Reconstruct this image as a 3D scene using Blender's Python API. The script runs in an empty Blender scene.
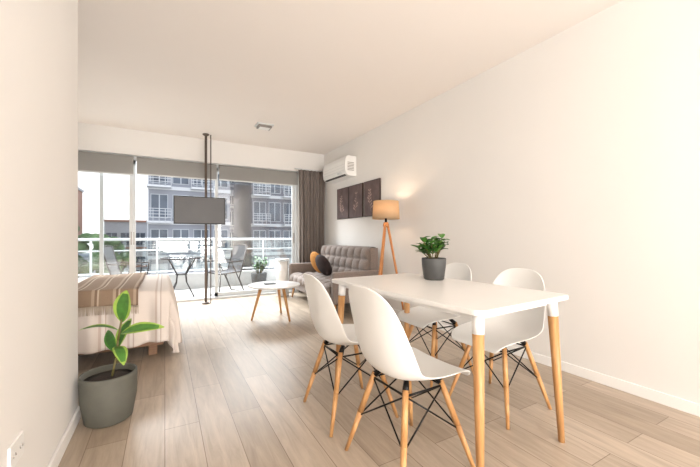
import bpy, math, random
from mathutils import Vector, Matrix
random.seed(7)
S=bpy.context.scene
pi=math.pi
# ---------------------------------------------------------------- materials
def lin(c):
    return tuple(((x/255)/12.92 if x/255<=.04045 else ((x/255+.055)/1.055)**2.4) for x in c)
def mat(name,rgb,rough=.5,metal=0,var=.04,scale=8,bump=0,bscale=60,sheen=0,spec=None,emit=None,estr=0,coat=0):
    m=bpy.data.materials.new(name); m.use_nodes=True
    nt=m.node_tree; b=nt.nodes['Principled BSDF']
    c=lin(rgb)
    tc=nt.nodes.new('ShaderNodeTexCoord')
    n=nt.nodes.new('ShaderNodeTexNoise'); n.inputs['Scale'].default_value=scale; n.inputs['Detail'].default_value=3
    nt.links.new(tc.outputs['Object'],n.inputs['Vector'])
    r=nt.nodes.new('ShaderNodeValToRGB')
    r.color_ramp.elements[0].position=.3; r.color_ramp.elements[1].position=.7
    r.color_ramp.elements[0].color=(*[max(0,x*(1-var)) for x in c],1)
    r.color_ramp.elements[1].color=(*[min(1,x*(1+var)) for x in c],1)
    nt.links.new(n.outputs['Fac'],r.inputs['Fac']); nt.links.new(r.outputs['Color'],b.inputs['Base Color'])
    b.inputs['Roughness'].default_value=rough; b.inputs['Metallic'].default_value=metal
    if spec is not None: b.inputs['Specular IOR Level'].default_value=spec
    if coat: b.inputs['Coat Weight'].default_value=coat
    if sheen: b.inputs['Sheen Weight'].default_value=sheen
    if bump:
        n2=nt.nodes.new('ShaderNodeTexNoise'); n2.inputs['Scale'].default_value=bscale; n2.inputs['Detail'].default_value=4
        nt.links.new(tc.outputs['Object'],n2.inputs['Vector'])
        bp=nt.nodes.new('ShaderNodeBump'); bp.inputs['Strength'].default_value=bump; bp.inputs['Distance'].default_value=.01
        nt.links.new(n2.outputs['Fac'],bp.inputs['Height']); nt.links.new(bp.outputs['Normal'],b.inputs['Normal'])
    if emit:
        b.inputs['Emission Color'].default_value=(*lin(emit),1); b.inputs['Emission Strength'].default_value=estr
    return m
def wood(name,c1,c2,rough=.45,axis='Z',sc=6):
    m=bpy.data.materials.new(name); m.use_nodes=True
    nt=m.node_tree; b=nt.nodes['Principled BSDF']
    tc=nt.nodes.new('ShaderNodeTexCoord'); mp=nt.nodes.new('ShaderNodeMapping')
    s={'X':(1,10,10),'Y':(10,1,10),'Z':(10,10,1)}[axis]
    mp.inputs['Scale'].default_value=s
    n=nt.nodes.new('ShaderNodeTexNoise'); n.inputs['Scale'].default_value=sc; n.inputs['Detail'].default_value=5
    r=nt.nodes.new('ShaderNodeValToRGB'); r.color_ramp.elements[0].position=.3; r.color_ramp.elements[1].position=.7
    r.color_ramp.elements[0].color=(*lin(c1),1); r.color_ramp.elements[1].color=(*lin(c2),1)
    nt.links.new(tc.outputs['Object'],mp.inputs['Vector']); nt.links.new(mp.outputs['Vector'],n.inputs['Vector'])
    nt.links.new(n.outputs['Fac'],r.inputs['Fac']); nt.links.new(r.outputs['Color'],b.inputs['Base Color'])
    b.inputs['Roughness'].default_value=rough
    return m
def stripes(name,base,strs,axis=0,freq=9.0,rough=.95,bump=.3):
    # woven cloth with coloured stripes along one object axis
    m=bpy.data.materials.new(name); m.use_nodes=True
    nt=m.node_tree; b=nt.nodes['Principled BSDF']; L=nt.links.new
    tc=nt.nodes.new('ShaderNodeTexCoord'); sx=nt.nodes.new('ShaderNodeSeparateXYZ'); L(tc.outputs['Object'],sx.inputs[0])
    mu=nt.nodes.new('ShaderNodeMath'); mu.operation='MULTIPLY'; mu.inputs[1].default_value=freq; L(sx.outputs[axis],mu.inputs[0])
    fr=nt.nodes.new('ShaderNodeMath'); fr.operation='FRACT'; L(mu.outputs[0],fr.inputs[0])
    r=nt.nodes.new('ShaderNodeValToRGB'); r.color_ramp.interpolation='CONSTANT'
    r.color_ramp.elements[0].position=0; r.color_ramp.elements[0].color=(*lin(base),1)
    e0=r.color_ramp.elements[1]; e0.position=strs[0][0]; e0.color=(*lin(strs[0][1]),1)
    for p,c in strs[1:]:
        e=r.color_ramp.elements.new(p); e.color=(*lin(c),1)
    L(fr.outputs[0],r.inputs[0]); L(r.outputs[0],b.inputs['Base Color'])
    b.inputs['Roughness'].default_value=rough
    n2=nt.nodes.new('ShaderNodeTexNoise'); n2.inputs['Scale'].default_value=150; L(tc.outputs['Object'],n2.inputs['Vector'])
    bp=nt.nodes.new('ShaderNodeBump'); bp.inputs['Strength'].default_value=bump; bp.inputs['Distance'].default_value=.01
    L(n2.outputs['Fac'],bp.inputs['Height']); L(bp.outputs['Normal'],b.inputs['Normal'])
    return m
def floor_mat():
    m=bpy.data.materials.new('oak_laminate'); m.use_nodes=True
    nt=m.node_tree; b=nt.nodes['Principled BSDF']; L=nt.links.new
    g=nt.nodes.new('ShaderNodeNewGeometry'); sx=nt.nodes.new('ShaderNodeSeparateXYZ'); L(g.outputs['Position'],sx.inputs[0])
    cb=nt.nodes.new('ShaderNodeCombineXYZ'); L(sx.outputs['Y'],cb.inputs['X']); L(sx.outputs['X'],cb.inputs['Y'])
    br=nt.nodes.new('ShaderNodeTexBrick'); L(cb.outputs[0],br.inputs['Vector'])
    br.offset=.37; br.inputs['Scale'].default_value=1; br.inputs['Brick Width'].default_value=1.3; br.inputs['Row Height'].default_value=.175
    br.inputs['Mortar Size'].default_value=.002; br.inputs['Mortar Smooth'].default_value=.3; br.inputs['Bias'].default_value=0
    br.inputs['Color1'].default_value=(*lin((200,184,166)),1); br.inputs['Color2'].default_value=(*lin((173,156,137)),1)
    br.inputs['Mortar'].default_value=(*lin((132,114,98)),1)
    mp=nt.nodes.new('ShaderNodeMapping'); mp.inputs['Scale'].default_value=(1.6,14,1); L(cb.outputs[0],mp.inputs['Vector'])
    n=nt.nodes.new('ShaderNodeTexNoise'); n.inputs['Scale'].default_value=1.6; n.inputs['Detail'].default_value=8; n.inputs['Roughness'].default_value=.65
    n.inputs['Distortion'].default_value=.6
    L(mp.outputs[0],n.inputs['Vector'])
    r=nt.nodes.new('ShaderNodeValToRGB'); r.color_ramp.elements[0].position=.3; r.color_ramp.elements[1].position=.72
    r.color_ramp.elements[0].color=(.62,.60,.57,1); r.color_ramp.elements[1].color=(1.05,1.05,1.05,1)
    L(n.outputs['Fac'],r.inputs['Fac'])
    mx=nt.nodes.new('ShaderNodeMixRGB'); mx.blend_type='MULTIPLY'; mx.inputs['Fac'].default_value=.85
    L(br.outputs['Color'],mx.inputs['Color1']); L(r.outputs['Color'],mx.inputs['Color2']); L(mx.outputs[0],b.inputs['Base Color'])
    b.inputs['Roughness'].default_value=.34
    bp=nt.nodes.new('ShaderNodeBump'); bp.inputs['Strength'].default_value=.12; bp.inputs['Distance'].default_value=.003
    L(n.outputs['Fac'],bp.inputs['Height']); L(bp.outputs[0],b.inputs['Normal'])
    return m
def glass_mat(name,tint=(.97,.98,.98),gl=.06):
    m=bpy.data.materials.new(name); m.use_nodes=True
    nt=m.node_tree; nt.nodes.clear()
    o=nt.nodes.new('ShaderNodeOutputMaterial'); t=nt.nodes.new('ShaderNodeBsdfTransparent'); t.inputs[0].default_value=(*tint,1)
    g=nt.nodes.new('ShaderNodeBsdfGlossy'); g.inputs['Roughness'].default_value=.02
    mx=nt.nodes.new('ShaderNodeMixShader'); mx.inputs[0].default_value=gl
    nt.links.new(t.outputs[0],mx.inputs[1]); nt.links.new(g.outputs[0],mx.inputs[2]); nt.links.new(mx.outputs[0],o.inputs[0])
    return m
def trans_mat(name,rgb,fac=.5):
    m=bpy.data.materials.new(name); m.use_nodes=True
    nt=m.node_tree; nt.nodes.clear(); c=(*lin(rgb),1)
    o=nt.nodes.new('ShaderNodeOutputMaterial'); t=nt.nodes.new('ShaderNodeBsdfTranslucent'); t.inputs[0].default_value=c
    d=nt.nodes.new('ShaderNodeBsdfDiffuse')
    tc=nt.nodes.new('ShaderNodeTexCoord'); w=nt.nodes.new('ShaderNodeTexNoise'); w.inputs['Scale'].default_value=120
    nt.links.new(tc.outputs['Object'],w.inputs['Vector'])
    r=nt.nodes.new('ShaderNodeValToRGB'); r.color_ramp.elements[0].color=(*[x*.9 for x in c[:3]],1); r.color_ramp.elements[1].color=c
    nt.links.new(w.outputs['Fac'],r.inputs[0]); nt.links.new(r.outputs[0],d.inputs[0])
    mx=nt.nodes.new('ShaderNodeMixShader'); mx.inputs[0].default_value=fac
    nt.links.new(d.outputs[0],mx.inputs[1]); nt.links.new(t.outputs[0],mx.inputs[2]); nt.links.new(mx.outputs[0],o.inputs[0])
    return m

M={}
M['wall']=mat('wall_paint',(231,228,224),.85,var=.012,scale=1.5,bump=.04,bscale=120)
M['ceil']=mat('ceiling_paint',(240,233,227),.9,var=.01,scale=1)
M['trim']=mat('trim_white',(240,238,235),.5,var=.01)
M['floor']=floor_mat()
M['white']=mat('white_plastic',(236,235,232),.38,var=.008)
M['tabletop']=mat('white_laminate',(236,234,231),.3,var=.008)
M['alum']=mat('white_aluminium',(206,208,208),.4,var=.01)
M['beech']=wood('beech_wood',(180,128,78),(206,158,104))
M['beech2']=wood('lamp_wood',(172,108,58),(198,138,82))
M['black']=mat('black_metal',(24,23,23),.4,metal=.6)
M['dark']=mat('dark_bronze',(56,49,46),.5,metal=.3)
M['pole']=mat('pole_taupe',(96,84,76),.5,metal=.2)
M['chrome']=mat('steel',(150,145,140),.35,metal=.8)
M['sofa']=mat('sofa_fabric',(130,118,111),.95,var=.1,scale=60,bump=.3,bscale=400,sheen=.2)
M['curtain']=mat('curtain_fabric',(124,114,108),.95,var=.06,scale=40,bump=.1,bscale=300)
M['blind']=trans_mat('roller_blind_fabric',(166,164,160),.22)
M['glass']=glass_mat('window_glass')
M['mustard']=mat('mustard_fabric',(172,116,48),.9,var=.1,bump=.3,bscale=200)
M['darkfab']=mat('dark_fabric',(44,32,32),.9,var=.1,bump=.3,bscale=200)
M['potgrey']=mat('pot_grey_ceramic',(92,91,82),.7,var=.06,scale=20,bump=.1,bscale=150)
M['potgrey2']=mat('pot_anthracite',(74,74,73),.6,var=.05)
M['soil']=mat('soil',(46,34,25),1,var=.3,scale=60,bump=1,bscale=80)
M['leafA']=mat('leaf_green',(68,116,44),.4,var=.25,scale=25)
M['leafB']=mat('leaf_lime',(146,174,74),.4,var=.15,scale=25)
M['leafC']=mat('leaf_dark_green',(52,98,38),.35,var=.3,scale=30)
M['stem']=mat('stem',(104,96,54),.6)
M['duvet']=stripes('duvet_cotton',(222,211,202),[(.62,(204,187,176)),(.70,(224,215,208)),(.82,(192,174,162)),(.86,(222,211,202))],0,5.0,bump=.15)
M['throw']=stripes('throw_wool',(150,127,106),[(.35,(180,159,138)),(.5,(134,111,92)),(.62,(198,181,160)),(.7,(150,127,106))],0,7.0,bump=.6)
M['fringe']=mat('throw_fringe',(196,180,160),1)
M['bedwood']=wood('bed_base_wood',(120,86,60),(148,110,78),axis='X')
M['screen']=mat('tv_screen',(86,85,86),.45,var=.02)  # reflection on the dark screen is put into this grey base colour
M['art']=mat('art_print',(98,80,77),.6,var=.25,scale=9)
M['artline']=mat('art_ink',(176,150,143),.7)
M['frame']=mat('frame_dark',(66,52,48),.5)
M['tile']=mat('balcony_tile',(172,168,163),.6,var=.06,scale=4)
M['parapet']=mat('parapet_render',(186,185,183),.8,var=.04)
M['bgrey']=mat('bldg_grey',(142,144,152),.9,var=.06,scale=.6)
M['bdark']=mat('bldg_dark',(112,113,122),.9,var=.08,scale=.6)
M['bwhite']=mat('bldg_white',(196,197,200),.9,var=.03,scale=.6)
M['bbrick']=mat('bldg_brick',(180,138,120),.9,var=.1,scale=.8)
M['bwin']=mat('bldg_window',(80,88,100),.25,var=.3,scale=.7)
M['bframe']=mat('bldg_frame',(172,176,182),.5)
M['tree']=mat('foliage',(92,116,74),.9,var=.4,scale=2,bump=1,bscale=4)
M['mesh']=mat('sling_mesh',(76,76,78),.8,var=.05)
M['ground']=mat('street_ground',(150,148,144),.9)
M['tglass']=glass_mat('table_glass',(.7,.75,.76),.15)
M['rglass']=glass_mat('railing_glass',(.9,.94,.93),.08)
M['shade']=trans_mat('lampshade_linen',(218,192,158),.4)

# ---------------------------------------------------------------- mesh builder
class MB:
    def __init__(s): s.v=[];s.f=[];s.m=[];s.sm=[];s.mats=[]
    def mi(s,k):
        if k not in s.mats: s.mats.append(k)
        return s.mats.index(k)
    def face(s,f,k,sm=False): s.f.append(f); s.m.append(s.mi(k)); s.sm.append(sm)
    def box(s,a,b,k,T=None):
        i=len(s.v)
        for z in (a[2],b[2]):
            for (x,y) in ((a[0],a[1]),(b[0],a[1]),(b[0],b[1]),(a[0],b[1])):
                p=Vector((x,y,z)); 
                if T is not None: p=T@p
                s.v.append(tuple(p))
        for f in ((3,2,1,0),(4,5,6,7),(0,1,5,4),(1,2,6,5),(2,3,7,6),(3,0,4,7)):
            s.face([i+q for q in f],k)
    def tube(s,p1,p2,r1,r2,k,seg=14,caps=True):
        p1=Vector(p1);p2=Vector(p2);d=(p2-p1).normalized()
        u=d.orthogonal().normalized(); w=d.cross(u)
        i=len(s.v)
        for p,r in ((p1,r1),(p2,r2)):
            for j in range(seg):
                a=2*pi*j/seg; s.v.append(tuple(p+u*math.cos(a)*r+w*math.sin(a)*r))
        for j in range(seg):
            n=(j+1)%seg; s.face([i+j,i+n,i+seg+n,i+seg+j],k,True)
        if caps:
            s.face([i+j for j in reversed(range(seg))],k); s.face([i+seg+j for j in range(seg)],k)
    def path(s,pts,r,k,seg=8,closed=False):
        n=len(pts)
        for a in range(n if closed else n-1): s.tube(pts[a],pts[(a+1)%n],r,r,k,seg)
    def grid(s,fn,nu,nv,k,sm=True,kf=None,wrap=False):
        i=len(s.v)
        for a in range(nu+1):
            for b in range(nv+1): s.v.append(tuple(fn(a/nu,b/nv)))
        for a in range(nu):
            for b in range(nv):
                q=i+a*(nv+1)+b
                s.face([q,q+nv+1,q+nv+2,q+1],kf(a,b) if kf else k,sm)
    def lathe(s,prof,c,k,seg=32,sc=(1,1)):
        i=len(s.v);n=len(prof)
        for r,z in prof:
            for j in range(seg):
                a=2*pi*j/seg; s.v.append((c[0]+r*math.cos(a)*sc[0],c[1]+r*math.sin(a)*sc[1],c[2]+z))
        for q in range(n-1):
            for j in range(seg):
                nx=(j+1)%seg; s.face([i+q*seg+j,i+q*seg+nx,i+(q+1)*seg+nx,i+(q+1)*seg+j],k,True)
        if prof[0][0]>1e-4: s.face([i+j for j in reversed(range(seg))],k)
        if prof[-1][0]>1e-4: s.face([i+(n-1)*seg+j for j in range(seg)],k)
    def ell(s,c,r,k,seg=20,T=None,nz=10):
        i=len(s.v)
        for q in range(nz+1):
            t=-pi/2+pi*q/nz
            for j in range(seg):
                a=2*pi*j/seg
                p=Vector((r[0]*math.cos(t)*math.cos(a),r[1]*math.cos(t)*math.sin(a),r[2]*math.sin(t)))
                if T is not None: p=T@p
                s.v.append((c[0]+p.x,c[1]+p.y,c[2]+p.z))
        for q in range(nz):
            for j in range(seg):
                nx=(j+1)%seg; s.face([i+q*seg+j,i+q*seg+nx,i+(q+1)*seg+nx,i+(q+1)*seg+j],k,True)
    def build(s,name,parent=None,loc=(0,0,0),rz=0,bevel=0,bseg=2,sub=0,solid=0,rot=None):
        me=bpy.data.meshes.new(name); me.from_pydata(s.v,[],s.f)
        for k in s.mats: me.materials.append(M[k])
        for p,mi_,sm in zip(me.polygons,s.m,s.sm): p.material_index=mi_; p.use_smooth=sm
        me.update()
        o=bpy.data.objects.new(name,me); S.collection.objects.link(o)
        o.location=loc; o.rotation_euler=rot if rot else (0,0,rz)
        if parent: o.parent=parent
        if solid:
            q=o.modifiers.new('s','SOLIDIFY'); q.thickness=solid; q.offset=0
        if bevel:
            q=o.modifiers.new('b','BEVEL'); q.width=bevel; q.segments=bseg; q.limit_method='ANGLE'; q.angle_limit=math.radians(50)
            if bseg>2:
                for p in me.polygons: p.use_smooth=True
        if sub:
            q=o.modifiers.new('u','SUBSURF'); q.levels=sub; q.render_levels=sub
        return o
def empty(name,loc=(0,0,0),rz=0):
    e=bpy.data.objects.new(name,None); e.location=loc; e.rotation_euler=(0,0,rz); e.empty_display_size=.1
    S.collection.objects.link(e); return e
def bx(name,a,b,k,bevel=0,parent=None):
    m=MB(); m.box(a,b,k); return m.build(name,parent,bevel=bevel)

# ---------------------------------------------------------------- room shell
H=2.72; RX=2.79; BY=6.1; AX=-2.1; LX=-.448; LY=2.5; RY=-5.2
bx('floor',(AX-.15,RY-.15,-.12),(RX+.15,6.28,0),'floor')
bx('ceiling',(AX-.15,RY-.15,H),(RX+.15,6.3,H+.12),'ceil')
bx('wall_right',(RX,RY-.15,0),(RX+.15,6.3,H),'wall')
bx('wall_left',(LX-.14,RY,0),(LX,LY,H),'wall')
bx('wall_alcove_front',(AX,LY-.14,0),(LX-.14,LY,H),'wall')
bx('wall_alcove_left',(AX-.15,LY-.14,0),(AX,6.3,H),'wall')
bx('wall_rear',(LX-.14,RY-.15,0),(RX,RY,H),'wall')
m=MB(); m.box((AX,BY,2.33),(RX,BY+.2,H),'wall'); m.box((2.26,BY+.02,0),(RX,BY+.2,2.33),'wall'); m.box((AX,BY+.02,0),(-1.95,BY+.2,2.33),'wall')
m.build('wall_back')
bx('baseboard_right',(RX-.014,RY,0),(RX,BY,.075),'trim',.004)
bx('baseboard_left',(LX,RY,0),(LX+.014,LY,.075),'trim',.004)
bx('baseboard_alcove_front',(AX,LY,0),(LX,LY+.014,.075),'trim',.004)
bx('baseboard_alcove_left',(AX,LY+.014,0),(AX+.014,BY,.075),'trim',.004)
# window (sliding doors)
m=MB(); y0,y1=BY+.06,BY+.16
m.box((-1.95,y0,2.27),(2.26,y1,2.33),'alum'); m.box((-1.95,y0-.02,0.0),(2.26,y1+.02,.035),'alum')
for x in (-1.95,2.21): m.box((x,y0,0),(x+.05,y1,2.3),'alum')
def panel(m,xa,xb,y):
    w=.05
    for x in (xa,xb-w): m.box((x,y-.018,.035),(x+w,y+.018,2.27),'alum')
    m.box((xa,y-.018,.035),(xb,y+.018,.10),'alum'); m.box((xa,y-.018,2.21),(xb,y+.018,2.27),'alum')
    m.box((xa+w,y-.004,.10),(xb-w,y+.004,2.21),'glass')
    m.box((xb-.03,y-.035,.95),(xb-.015,y-.018,1.15),'chrome')
panel(m,-1.9,-.43,y0+.025); panel(m,-.86,-.40,y0+.07) ; panel(m,.76,2.21,y0+.07)
m.build('window_1')
# roller blinds
for i,(xa,xb) in enumerate(((-1.92,-.42),(-.38,.77),(.81,2.22))):
    m=MB(); m.tube((xa,BY+.0,2.275),(xb,BY+.0,2.275),.036,.036,'blind',16)
    zb=(2.03,2.05,2.06)[i]
    m.box((xa,BY-.037,zb),(xb,BY-.034,2.28),'blind'); m.box((xa,BY-.044,zb-.022),(xb,BY-.027,zb),'alum')
    m.build('roller_blind')
# curtain
m=MB()
def cf(u,v):
    x=2.20+.56*u; f=.035+.012*math.sin(u*17)
    sq=1-.10*math.sin(v*pi)
    return (2.48+(x-2.48)*sq, 5.965+f*math.sin(u*2*pi*8+.4*math.sin(v*4))*(.6+.4*v), 2.34-2.32*v)
m.grid(cf,120,14,'curtain'); m.build('curtain',solid=.004)
m=MB(); m.tube((2.12,5.965,2.35),(2.78,5.965,2.35),.012,.012,'alum'); m.build('curtain_rail')

# outlet on left wall
m=MB(); m.box((LX,1.49,.30),(LX+.008,1.61,.38),'white')
for dy in (1.52,1.58):
    m.tube((LX+.008,dy-.01,.345),(LX+.010,dy-.01,.335),.002,.002,'chrome',6); m.tube((LX+.008,dy+.01,.345),(LX+.010,dy+.01,.335),.002,.002,'chrome',6)
m.build('wall_outlet',bevel=.003)

# ceiling light (square plate with shallow lens)
m=MB(); m.box((-.12,-.10,-.02),(.12,.10,0),'alum'); m.box((-.095,-.075,-.05),(.095,.075,-.02),'chrome'); m.box((-.075,-.055,-.056),(.075,.055,-.05),'white')
m.build('ceiling_light',loc=(1.28,4.92,H),rz=math.radians(0),bevel=.006)

# air conditioner
e=empty('air_conditioner',(RX,5.25,2.08))
m=MB()
prof=[(0,.0),(-.12,.0),(-.175,.02),(-.205,.06),(-.215,.12),(-.21,.26),(-.19,.32),(-.15,.335),(0,.335)]
def side(y,rev):
    i=len(m.v)
    for p in prof: m.v.append((p[0],y,p[1]))
    ids=[i+j for j in range(len(prof))]
    m.face(ids if rev else ids[::-1],'white'); return i
a=side(-.44,False); b=side(.44,True)
for j in range(len(prof)):
    n=(j+1)%len(prof); m.face([a+j,a+n,b+n,b+j],'white',False)
m.build('casing',e,bevel=.008)
m=MB()
m.box((-.19,-.38,.012),(-.12,.38,.03),'dark'); 
for j in range(3): m.box((-.2165+.002*j,-.41,.09+.05*j),(-.212,.41,.094+.05*j),'alum')
m.box((-.218,-.30,.05),(-.2,-.16,.075),'alum')
m.build('louvre',e)
m=MB()
for j in range(6): m.box((-.17,-.444,.09+.025*j),(-.05,-.439,.1+.025*j),'chrome')
m.build('side_grille',e)

# framed art (dark prints with faint botanical line drawing)
for i,yc in enumerate((5.26,4.80,4.31)):
    m=MB(); x=RX-.025
    w=.22;z0,z1=1.39,1.94
    m.box((x,yc-w,z0),(RX-.001,yc+w,z1),'frame'); m.box((x-.004,yc-w+.014,z0+.014),(x,yc+w-.014,z1-.014),'art')
    random.seed(20+i); lean=(.04,-.03,.05)[i]
    stem=[(x-.005,yc+lean*math.sin(t/8*2.4),1.46+.36*t/8) for t in range(9)]
    m.path(stem,.003,'artline',5)
    for t in range(1,8):
        for sg in (-1,1):
            if random.random()<.25: continue
            L=.09*(1-t*.07)*random.uniform(.7,1.1); p=stem[t]
            c=(p[0],p[1]+sg*L*.6,p[2]+L*.5)
            m.ell(c,(.0015,L*.42,L*.2),'artline',12,T=Matrix.Rotation(sg*.7,3,'X'),nz=6)
            m.tube(p,c,.002,.002,'artline',5)
    m.build('framed_art_print')

# ---------------------------------------------------------------- TV on pole
e=empty('television_on_pole',(.575,5.80,0))
m=MB(); m.tube((0,0,.0),(0,0,H),.019,.019,'pole',16); m.lathe([(.0,0),(.06,0),(.06,.012),(.03,.03),(.0,.03)],(0,0,0),'pole',24)
m.lathe([(.0,-.03),(.03,-.03),(.05,-.012),(.05,0),(.0,0)],(0,0,H),'pole',24)
m.tube((.075,.02,.0),(.075,.02,H),.009,.009,'pole',10)
m.build('pole',e)
m=MB(); m.box((-.05,-.05,1.42),(.09,.03,1.58),'black'); m.build('bracket',e,bevel=.004)
m=MB(); m.box((-.46,-.10,1.27),(.28,-.055,1.70),'black'); m.box((-.448,-.1025,1.286),(.268,-.099,1.688),'screen'); m.build('screen_panel',e,bevel=.003)

# ---------------------------------------------------------------- sofa
e=empty('sofa',(2.34,4.86,0))
m=MB(); m.box((-.38,-.86,.17),(.34,.86,.30),'sofa'); m.build('base',e,bevel=.02,bseg=3)
for i in range(2):
    ya=-.80+i*.80
    m=MB()
    nx,ny=3,4
    def top(u,v):
        tuft=(abs(math.sin(pi*u*nx))**.45)*(abs(math.sin(pi*v*ny))**.45)
        return (-.41+.62*u, ya+.004+.792*v, .405+.045*tuft)
    m.grid(top,24,32,'sofa')
    def front(u,v):
        t=(abs(math.sin(pi*v*ny))**.45)*math.sin(pi*u)**.5
        return (-.41-.03*t, ya+.004+.792*v, .30+.105*u)
    m.grid(front,8,32,'sofa')
    m.box((-.405,ya+.006,.30),(.2,ya+.792,.40),'sofa')
    m.build('seat_cushion_%d'%(i+1),e)
m=MB()
nu,nv=3,8
def bk(u,v):
    t=(abs(math.sin(pi*u*nu))**.45)*(abs(math.sin(pi*v*nv))**.45)
    return (.13+.10*u-.05*t, -.82+1.64*v, .42+.49*u+.01*t)
m.grid(bk,27,80,'sofa')
m.grid(lambda u,v:(.23+.11*u, -.82+1.64*v, .91+.02*math.sin(pi*u)),4,2,'sofa')
m.box((.22,-.84,.2),(.35,.84,.912),'sofa')
for sgn in (-1,1):
    i=len(m.v); y=.82*sgn
    m.v+= [(.13,y,.42),(.23,y,.91),(.34,y,.91),(.34,y,.42)]; m.face([i,i+1,i+2,i+3],'sofa')
for a in range(1,nu):
    for b in range(1,nv):
        m.ell((.13+.10*a/nu-.002,-.82+1.64*b/nv,.42+.49*a/nu),(.009,.012,.012),'sofa',8,nz=6)
m.build('backrest',e)
for i,sg in enumerate((-1,1)):
    m=MB(); y0_,y1_=sorted((sg*.82,sg*.92)); m.box((-.40,y0_,.17),(.34,y1_,.60),'sofa'); m.build('arm_%d'%(i+1),e,bevel=.035,bseg=4)
k=0
for x in (-.33,.28):
    for y in (-.82,.82):
        k+=1; m=MB(); m.tube((x,y,.18),(x*1.08,y*1.03,0),.024,.013,'beech'); m.build('leg_%d'%k,e)
m=MB(); m.ell((0,0,0),(.20,.20,.085),'mustard',28,T=Matrix.Rotation(math.radians(68),3,'Y')); m.build('round_cushion',loc=(2.28,5.26,.635))
m=MB(); m.ell((0,0,0),(.19,.19,.09),'darkfab',28,T=Matrix.Rotation(math.radians(62),3,'Y')); m.build('dark_cushion',loc=(2.22,4.88,.62))

# ---------------------------------------------------------------- coffee table
e=empty('coffee_table',(1.26,4.33,0))
m=MB(); m.lathe([(0,.425),(.31,.425),(.335,.433),(.335,.447),(.33,.45),(0,.45)],(0,0,0),'tabletop',48); m.build('top',e)
for i in range(3):
    a=math.radians(-100+120*i+35); m=MB(); m.tube((.17*math.cos(a),.17*math.sin(a),.427),(.29*math.cos(a),.29*math.sin(a),0),.022,.012,'beech'); m.build('leg_%d'%(i+1),e)
m=MB(); m.box((-.06,-.05,.451),(.08,.05,.462),'potgrey2'); m.build('small_book',loc=(1.20,4.36,0),bevel=.002)

# wire basket stand by the window
m=MB()
for z in (.02,.24,.46,.66):
    r=.11+.02*math.sin(z*4)
    m.path([(r*math.cos(2*pi*j/20),r*math.sin(2*pi*j/20),z) for j in range(20)],.005,'trim',6,True)
for j in range(14):
    a=2*pi*j/14; m.tube((.11*math.cos(a),.11*math.sin(a),.0),(.12*math.cos(a),.12*math.sin(a),.66),.004,.004,'trim',6)
m.lathe([(0,.66),(.125,.66),(.125,.675),(0,.675)],(0,0,0),'trim',24)
m.lathe([(.095,.03),(.102,.63)],(0,0,0),'trim',24)
m.build('wire_side_table',loc=(1.88,5.93,0))

# ---------------------------------------------------------------- floor lamp
LP=(2.485,3.53)
e=empty('floor_lamp',(LP[0],LP[1],0))
m=MB(); m.lathe([(.175,1.30),(.16,1.53)],(0,0,0),'shade',40)
m.f=[f for f in m.f if len(f)==4]; m.m=m.m[:len(m.f)]; m.sm=m.sm[:len(m.f)]
o=m.build('shade',e,solid=.002)
m=MB(); m.lathe([(0,1.20),(.035,1.20),(.04,1.22),(.03,1.26),(0,1.26)],(0,0,0),'beech2',20); m.tube((0,0,1.26),(0,0,1.36),.015,.015,'black'); m.ell((0,0,1.40),(.03,.03,.04),'white',14)
for a in (0,2*pi/3,4*pi/3): m.tube((0,0,1.33),(.168*math.cos(a),.168*math.sin(a),1.33),.002,.002,'black',6)
m.build('hub',e)
for i in range(3):
    a=math.radians(200+120*i); m=MB(); m.tube((.02*math.cos(a),.02*math.sin(a),1.24),(.25*math.cos(a),.25*math.sin(a),0),.016,.014,'beech2'); m.build('leg_%d'%(i+1),e)
l=bpy.data.lights.new('lamp_bulb','POINT'); l.energy=3.2; l.color=(1,.76,.54); l.shadow_soft_size=.04
lo=bpy.data.objects.new('bulb_light',l); S.collection.objects.link(lo); lo.location=(0,0,1.45); lo.parent=e

# ---------------------------------------------------------------- dining table
TX,TY=1.445,1.565; TW,TL=.75,1.25; TH=.77
e=empty('dining_table',(TX,TY,0),math.radians(3.5))
m=MB(); 
i=len(m.v); pts=[]; R=.045
for (cx,cy,a0) in ((TW/2-R,TL/2-R,0),(-TW/2+R,TL/2-R,90),(-TW/2+R,-TL/2+R,180),(TW/2-R,-TL/2+R,270)):
    for j in range(7):
        a=math.radians(a0+15*j); pts.append((cx+R*math.cos(a),cy+R*math.sin(a)))
n=len(pts)
for z in (TH-.024,TH):
    for p in pts: m.v.append((p[0],p[1],z))
m.face([j for j in reversed(range(n))],'tabletop'); m.face([n+j for j in range(n)],'tabletop')
for j in range(n): m.face([j,(j+1)%n,n+(j+1)%n,n+j],'tabletop')
m.build('top',e,bevel=.003)
m=MB(); ax,ay=TW/2-.09,TL/2-.09
for s_ in (-1,1):
    m.box((-ax,s_*ay-.01,TH-.06),(ax,s_*ay+.01,TH-.024),'tabletop'); m.box((s_*ax-.01,-ay,TH-.06),(s_*ax+.01,ay,TH-.024),'tabletop')
m.build('apron',e)
k=0
for sx_ in (-1,1):
    for sy_ in (-1,1):
        k+=1; m=MB()
        t=Vector((sx_*(TW/2-.07),sy_*(TL/2-.065),TH-.024)); b=Vector((sx_*(TW/2-.04),sy_*(TL/2-.03),0)); q=t.lerp(b,.12)
        m.tube(t,q,.026,.0255,'tabletop',20); m.tube(q,b,.025,.015,'beech',20)
        m.build('leg_%d'%k,e)

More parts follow.
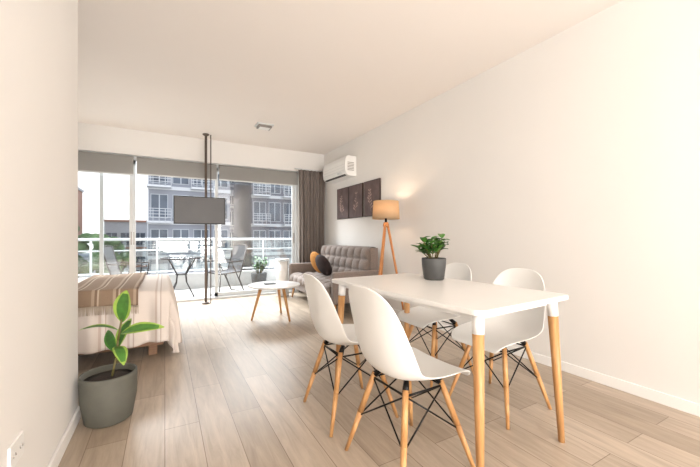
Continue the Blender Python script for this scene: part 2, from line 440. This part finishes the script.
# ---------------------------------------------------------------- dining chairs
prof=[(.235,.405,.165,.0),(.228,.425,.185,.006),(.20,.440,.205,.014),(.13,.443,.222,.024),(.04,.436,.232,.036),(-.05,.430,.236,.050),(-.13,.436,.236,.066),(-.185,.468,.234,.078),(-.215,.535,.230,.078),(-.235,.615,.222,.068),(-.25,.70,.208,.052),(-.262,.775,.182,.034),(-.270,.822,.145,.018),(-.275,.846,.095,.006),(-.276,.854,.045,.0)]
def shell_mesh():
    m=MB(); n=len(prof)
    def fn(u,v):
        x=u*(n-1); i=min(int(round(x)),n-1); f,z,hw,c=prof[i]
        a=prof[max(i-1,0)];b=prof[min(i+1,n-1)]
        t=Vector((b[0]-a[0],b[1]-a[1])).normalized(); nrm=Vector((t.y,-t.x)) # toward sitter
        if nrm.y<0 and i<8: nrm=-nrm
        if i>=8 and nrm.x<0: nrm=-nrm
        w=(v*2-1); off=c*abs(w)**2.2
        return (f+nrm.x*off, w*hw*(1-.04*abs(w)), z+nrm.y*off)
    m.grid(fn,n-1,12,'white'); return m
def chair(x,y,rz):
    e=empty('dining_chair',(x,y,0),rz)
    shell_mesh().build('shell',e,solid=.008,sub=2)
    tops=[];feet=[];k=0
    for sx_ in (1,-1):
        for sy_ in (1,-1):
            k+=1; t=Vector((sx_*.105-.01,sy_*.115,.405)); b=Vector((sx_*.215-.005,sy_*.215,0))
            tops.append(t);feet.append(b)
            m=MB(); m.tube(t,t.lerp(b,.5),.0135,.0145,'beech',16,True); m.tube(t.lerp(b,.5),b,.0145,.009,'beech',16); m.build('leg_%d'%k,e)
    m=MB()
    for t in tops: m.tube((t.x*.75,t.y*.75,.43),(t.x,t.y,.395),.012,.016,'black',10)
    for a,b in ((0,1),(0,2),(1,3),(2,3)):
        m.tube(tops[a].lerp(feet[a],.06),tops[b].lerp(feet[b],.55),.004,.004,'black',8)
        m.tube(tops[b].lerp(feet[b],.06),tops[a].lerp(feet[a],.55),.004,.004,'black',8)
        m.tube(tops[a].lerp(feet[a],.06),tops[b].lerp(feet[b],.06),.005,.005,'black',8)
    m.build('frame',e)
    return e
chair(1.025,1.27,math.radians(2))
chair(1.005,1.82,math.radians(-2))
chair(1.87,1.42,math.radians(182))
chair(1.87,2.0,math.radians(178))

# ---------------------------------------------------------------- plants
def leaf(m,base,tip,w,up=(0,0,1),k='leafA',k2=None,droop=.1,fold=.25):
    base=Vector(base);tip=Vector(tip);d=tip-base;L=d.length;dn=d.normalized();up=Vector(up)
    sd=dn.cross(up)
    if sd.length<.05: sd=dn.cross(Vector((.3,-.9,0)))
    sd.normalize(); nr=sd.cross(dn)
    def fn(u,v):
        s_=v*2-1; ww=w/2*(math.sin(pi*min(1,u*.97+.015))**.75)
        return base+d*u+sd*s_*ww+nr*(abs(s_)*ww*fold-droop*L*(u*u)+droop*L*.5*math.sin(pi*u))
    nv=6
    m.grid(fn,10,nv,k,kf=(lambda a,b: k2 if (k2 and (b in(0,nv-1) or a>8)) else k))
# big floor plant
cx,cy=-.288,2.41
e=empty('potted_rubber_plant',(cx,cy,0))
m=MB(); m.lathe([(0,.0),(.105,0),(.118,.01),(.140,.14),(.143,.25),(.141,.275),(.131,.275),(.128,.24),(0,.235)],(0,0,0),'potgrey',48); m.build('pot',e)
m=MB(); m.lathe([(.0,.25),(.06,.248),(.127,.242)],(0,0,0),'soil',24); m.build('soil',e)
r=Vector((.8746,-.4848,0)); fw=Vector((.4848,.8746,0))
def pp(px,py,dep=0): return r*((px-105)*.0059)+fw*dep+Vector((0,0,1.07-(py-237)*.0059))
m=MB()
st=[pp(108,376),pp(111,358,.01),pp(114,340,.0),pp(118,318,0)]
m.path(st,.006,'stem',8)
m.ell(tuple(st[1]),(.006,.006,.006),'stem',8)
m.build('stem',e)
m=MB(); tc=-fw
leaf(m,pp(118,322),pp(125,290,-.03),.105,tc,'leafA','leafB',.05)
leaf(m,pp(116,330,-.01),pp(90,321,-.10),.075,(0,0,1),'leafA','leafB',.15)
leaf(m,pp(116,334,.01),pp(158,323,-.02),.07,tc+Vector((0,0,1)),'leafA','leafB',.15)
leaf(m,pp(112,352,.0),pp(92,333,.08),.06,tc+Vector((0,0,.6)),'leafC','leafA',.1)
leaf(m,pp(113,346,-.01),pp(134,352,-.12),.07,(0,0,1),'leafA','leafB',.2)
leaf(m,pp(113,348,.01),pp(112,322,.12),.07,tc,'leafC','leafB',.1)
m.build('leaves',e)
# table plant
e=empty('potted_plant',(1.665,1.78,TH))
m=MB(); m.lathe([(0,0),(.062,0),(.07,.006),(.083,.10),(.085,.145),(.083,.152),(.076,.152),(.074,.14),(0,.135)],(0,0,0),'potgrey2',40); m.lathe([(0,.142),(.075,.138)],(0,0,0),'soil',20); m.build('pot',e)
m=MB(); random.seed(5)
for i in range(17):
    a=2*pi*i/16*1.6+random.uniform(-.2,.2); rr=random.uniform(.03,.135); hh=random.uniform(.05,.13)*(1.1-rr*2)
    b=Vector((.02*math.cos(a),.02*math.sin(a),.135)); t=Vector((rr*math.cos(a),rr*math.sin(a),.17+hh))
    m.tube(b,t,.0035,.0025,'stem',6)
    for q in range(5):
        tt=.5+.5*q/4; p=b.lerp(t,tt); aa=a+q*2.2+random.uniform(-.3,.3)
        dl=Vector((math.cos(aa),math.sin(aa),random.uniform(.2,.8)))*random.uniform(.048,.068)
        leaf(m,p,p+dl,.05,(0,0,1),random.choice(['leafC','leafA','leafA']),None,.15,.3)
m.build('leaves',e)

# ---------------------------------------------------------------- bed
e=empty('bed',(0,0,0))
bx0,bx1,by0,by1=-2.04,.03,3.42,4.86
m=MB(); m.box((bx0,by0+.04,.10),(bx1-.04,by1-.04,.30),'bedwood')
for x in (bx0+.08,bx1-.16):
    for y in (by0+.1,by1-.18): m.box((x,y,0),(x+.07,y+.07,.1),'bedwood')
m.build('base',e,bevel=.006)
m=MB(); m.box((bx0,by0+.02,.30),(bx1-.02,by1-.02,.54),'trim'); m.build('mattress',e,bevel=.04,bseg=4)
def drape(xa,xb,ya,yb,ox0,ox1,oy,top,nm,k,seed,amp=.03,kfreq=22,fringe=None):
    m=MB()
    def fn(u,v):
        s_=ox0+(ox1-ox0)*u; t_=(ya-oy)+(yb-ya+2*oy)*v
        ds=max(0,s_-xb); dt=(t_-yb) if t_>yb else (t_-ya if t_<ya else 0)
        d=math.hypot(ds,dt); x=min(s_,xb); y=min(max(t_,ya),yb)
        z=top+.012*math.sin(s_*7+seed)*math.sin(t_*6+seed*2)
        if d>1e-5:
            nx,ny=ds/d,dt/d; ph=(t_ if abs(nx)>abs(ny) else s_)*kfreq
            out=.035*(1-math.exp(-d*25))+.10*d+amp*math.sin(ph+seed)*min(1,d*4)+amp*.5*math.sin(ph*1.9+seed*3)*min(1,d*3)
            x+=nx*out;y+=ny*out; z-= max(0,d-.02)
            z=max(z,.035)
        return (x,y,z)
    m.grid(fn,110,110,k); o=m.build(nm,e,solid=.01)
    if fringe:
        m=MB()
        for j in range(70):
            p=Vector(fn(j/69,0)); m.tube(p,p+Vector((random.uniform(-.008,.008),-.008,-.07)),.003,.0015,fringe,5)
        m.build('fringe',e)
    return o
drape(bx0,bx1-.02,by0+.03,by1-.03,-1.55,bx1+.50,.47,.595,'duvet','duvet',1.3)
drape(bx0,bx1+.02,by0+.0,by1-.0,-.72,-.20,.15,.625,'throw_blanket','throw',2.1,.012,14,'fringe')
for y in (3.85,4.45):
    m=MB(); m.ell((-1.78,y,.66),(.2,.3,.09),'trim',24); m.build('pillow',e)

# ---------------------------------------------------------------- balcony
bx('balcony_floor',(-2.4,6.28,-.15),(3.2,7.95,-.02),'tile')
bx('balcony_parapet',(-2.4,7.80,-.15),(3.2,7.95,.30),'parapet',.01)
m=MB()
m.tube((-2.4,7.87,1.02),(3.2,7.87,1.02),.028,.028,'alum',10); m.tube((-2.4,7.87,.80),(3.2,7.87,.80),.014,.014,'alum',10); m.tube((-2.4,7.87,.36),(3.2,7.87,.36),.018,.018,'alum',10)
for i in range(6): m.tube((-2.3+1.08*i,7.87,.30),(-2.3+1.08*i,7.87,1.02),.02,.02,'alum',10)
m.box((-2.4,7.885,.37),(3.2,7.893,.98),'rglass')
m.build('balcony_railing')
# bistro table
m=MB(); m.lathe([(0,.70),(.33,.70),(.335,.708),(0,.708)],(0,0,0),'tglass',40)
m.path([(.335*math.cos(2*pi*j/32),.335*math.sin(2*pi*j/32),.70) for j in range(32)],.012,'dark',8,True)
for j in range(4):
    a=pi/4+pi/2*j; c,s_=math.cos(a),math.sin(a)
    m.path([(.30*c,.30*s_,.69),(.10*c,.10*s_,.40),(.12*c,.12*s_,.25),(.28*c,.28*s_,0)],.011,'dark',8)
m.path([(.1*math.cos(2*pi*j/20),.1*math.sin(2*pi*j/20),.40) for j in range(20)],.008,'dark',8,True)
m.build('bistro_table',loc=(.27,6.92,-.02))
def pchair(x,y,rz):
    m=MB()
    for s_ in (-.25,.25):
        m.path([(.22,s_,0),(.20,s_,.40),(-.22,s_,.42),(-.36,s_,.92)],.012,'dark',8)
        m.path([(-.30,s_,0),(-.02,s_,.62),(.22,s_,.62),(.20,s_,.40)],.011,'dark',8)
        m.path([(-.30,s_,.0),(-.18,s_,.30),(-.29,s_,.66)],.010,'dark',8)
        m.path([(-.02,s_,.62),(-.28,s_,.63)],.012,'dark',8)
    m.path([(-.36,-.25,.92),(-.37,0,.94),(-.36,.25,.92)],.012,'dark',8)
    m.path([(.20,-.25,.40),(.20,.25,.40)],.012,'dark',8); m.path([(-.30,-.25,.02),(-.30,.25,.02)],.01,'dark',8)
    def sl(u,v):
        if u<.45: q=u/.45; return (.20-.42*q,-.245+.49*v,.405-.02*math.sin(pi*q)+.02*q)
        q=(u-.45)/.55; return (-.22-.14*q,-.245+.49*v,.42+.50*q)
    m.grid(sl,16,4,'mesh')
    m.build('patio_chair',loc=(x,y,-.02),rz=rz)
pchair(1.0,6.85,math.radians(200)); pchair(-.52,7.0,math.radians(-10))
# balcony planter
e=empty('potted_shrub',(1.80,7.35,-.02))
m=MB(); m.lathe([(0,0),(.13,0),(.14,.01),(.17,.30),(.16,.31),(.15,.27),(0,.26)],(0,0,0),'potgrey2',32); m.build('pot',e)
m=MB()
for i in range(26):
    a=random.uniform(0,2*pi); rr=random.uniform(.03,.2); b=Vector((.03*math.cos(a),.03*math.sin(a),.27)); t=Vector((rr*math.cos(a),rr*math.sin(a),.35+random.uniform(.05,.3)))
    m.tube(b,t,.004,.003,'stem',5)
    for q in range(4):
        aa=random.uniform(0,2*pi); dl=Vector((math.cos(aa),math.sin(aa),.5))*.08; leaf(m,b.lerp(t,.6+.13*q),b.lerp(t,.6+.13*q)+dl,.05,(0,0,1),'leafC')
m.build('leaves',e)

# ---------------------------------------------------------------- city outside
def building(name,x0,x1,y,dep,zb,zt,wallk,bandk,bays,fh=2.9,balc=True,z0=-.6):
    m=MB(); m.box((x0,y,zb),(x1,y+dep,zt),wallk)
    z=z0-4*fh; w=(x1-x0)/bays
    while z+fh<=zt:
        m.box((x0-.05,y-.12,z-.18),(x1+.05,y,z+.12),bandk)
        for b in range(bays):
            xa=x0+w*b+w*.14; xb=x0+w*(b+1)-w*.14
            m.box((xa-.06,y-.05,z+.35),(xb+.06,y,z+2.35),'bframe'); m.box((xa,y-.07,z+.42),(xb,y-.05,z+2.28),'bwin')
            m.box(((xa+xb)/2-.04,y-.09,z+.4),((xa+xb)/2+.04,y-.06,z+2.3),'bframe')
            if (b*3+int(z*7))%3==0: m.box((xa,y-.085,z+1.5),(xb,y-.07,z+2.3),'bwhite')
            if balc and b%2==0:
                m.box((xa-.3,y-1.1,z-.08),(xb+.3,y,z+.08),'bwhite')
                for zz in (.35,.6,.85,1.05): m.box((xa-.3,y-1.1,z+zz),(xb+.3,y-1.06,z+zz+.04),bandk)
                for q in range(5): 
                    xx=xa-.3+(xb-xa+.56)*q/4; m.box((xx,y-1.1,z),(xx+.04,y-1.06,z+1.08),bandk)
        z+=fh
    m.box((x0-.15,y-.2,zt),(x1+.15,y+dep,zt+.3),bandk)
    m.build(name)
building('apartment_building',-1.2,5.2,32,10,-14,15,'bgrey','bwhite',4)
building('apartment_building',7.6,20,34,10,-14,12.5,'bdark','bwhite',8)
building('apartment_building',4.5,11.5,48,10,-14,16,'bgrey','bwhite',5,balc=False)
building('apartment_building',-13.5,-9.9,50,8,-14,7.2,'bbrick','bwhite',2,balc=False)
building('low_building',-17,-3,38,8,-14,-1.0,'bwhite','bgrey',6,balc=False)
building('low_building',-36,-15,62,8,-14,3.2,'bgrey','bwhite',8,balc=False)
building('low_building',-8,-2.5,62,8,-14,3.4,'bwhite','bbrick',3,balc=False)
bx('street_ground',(-90,8.5,-14.2),(90,160,-14),'ground')
for (x,y,z,s_) in ((-3.6,30,-.7,1.9),(-6.4,31,-.2,2.1),(-8.6,29,-1.0,2.0)):
    m=MB(); m.tube((0,0,-14-z),(0,0,0),.25,.12,'stem',10); random.seed(int(y))
    for i in range(46):
        a=random.uniform(0,6.28); q=random.uniform(.1,1)*s_; hh=random.uniform(-.7,.9)
        q*=math.sqrt(max(.1,1-hh*hh*.9))
        m.ell((q*math.cos(a)*.8,q*math.sin(a)*.8,hh*s_),(.24*s_,.24*s_,.19*s_),'tree',8,nz=5)
    m.build('tree',loc=(x,y,z))

# ---------------------------------------------------------------- world & lights
w=bpy.data.worlds.new('world'); S.world=w; w.use_nodes=True; nt=w.node_tree; bg=nt.nodes['Background']
tc=nt.nodes.new('ShaderNodeTexCoord'); sp=nt.nodes.new('ShaderNodeSeparateXYZ'); rp=nt.nodes.new('ShaderNodeValToRGB')
rp.color_ramp.elements[0].position=.0; rp.color_ramp.elements[0].color=(.95,.96,.97,1)
rp.color_ramp.elements[1].position=.5; rp.color_ramp.elements[1].color=(.74,.83,.95,1)
nt.links.new(tc.outputs['Generated'],sp.inputs[0]); nt.links.new(sp.outputs['Z'],rp.inputs[0]); nt.links.new(rp.outputs[0],bg.inputs['Color'])
bg.inputs['Strength'].default_value=1.25
def area(name,loc,rot,sx_,sy_,e_,col):
    l=bpy.data.lights.new(name,'AREA'); l.shape='RECTANGLE'; l.size=sx_; l.size_y=sy_; l.energy=e_; l.color=col
    o=bpy.data.objects.new(name,l); S.collection.objects.link(o); o.location=loc; o.rotation_euler=[math.radians(a) for a in rot]; return o
area('sky_light',(.3,9.0,4.6),(-58,0,0),6,2.5,1150,(.95,.98,1))
area('fill_light',(1.0,-5.0,1.45),(92,0,0),2.8,2.2,165,(1,.98,.96))  # added fill lamp behind the camera, not a room fixture
area('ceiling_fill',(1.0,-2.6,.4),(150,0,0),2.4,1.6,62,(1,.97,.94))  # added low lamp aimed up and forward to brighten the ceiling

S.view_settings.view_transform='Standard'
S.view_settings.exposure=.74
# ---------------------------------------------------------------- camera
cd=bpy.data.cameras.new('camera'); cam=bpy.data.objects.new('camera',cd); S.collection.objects.link(cam)
cd.sensor_width=36; cd.lens=334/700*36; cd.shift_y=.005; cd.clip_start=.05; cd.clip_end=300
cam.location=(0,0,1.07); cam.rotation_euler=(math.radians(90),0,math.radians(-29))
S.camera=cam
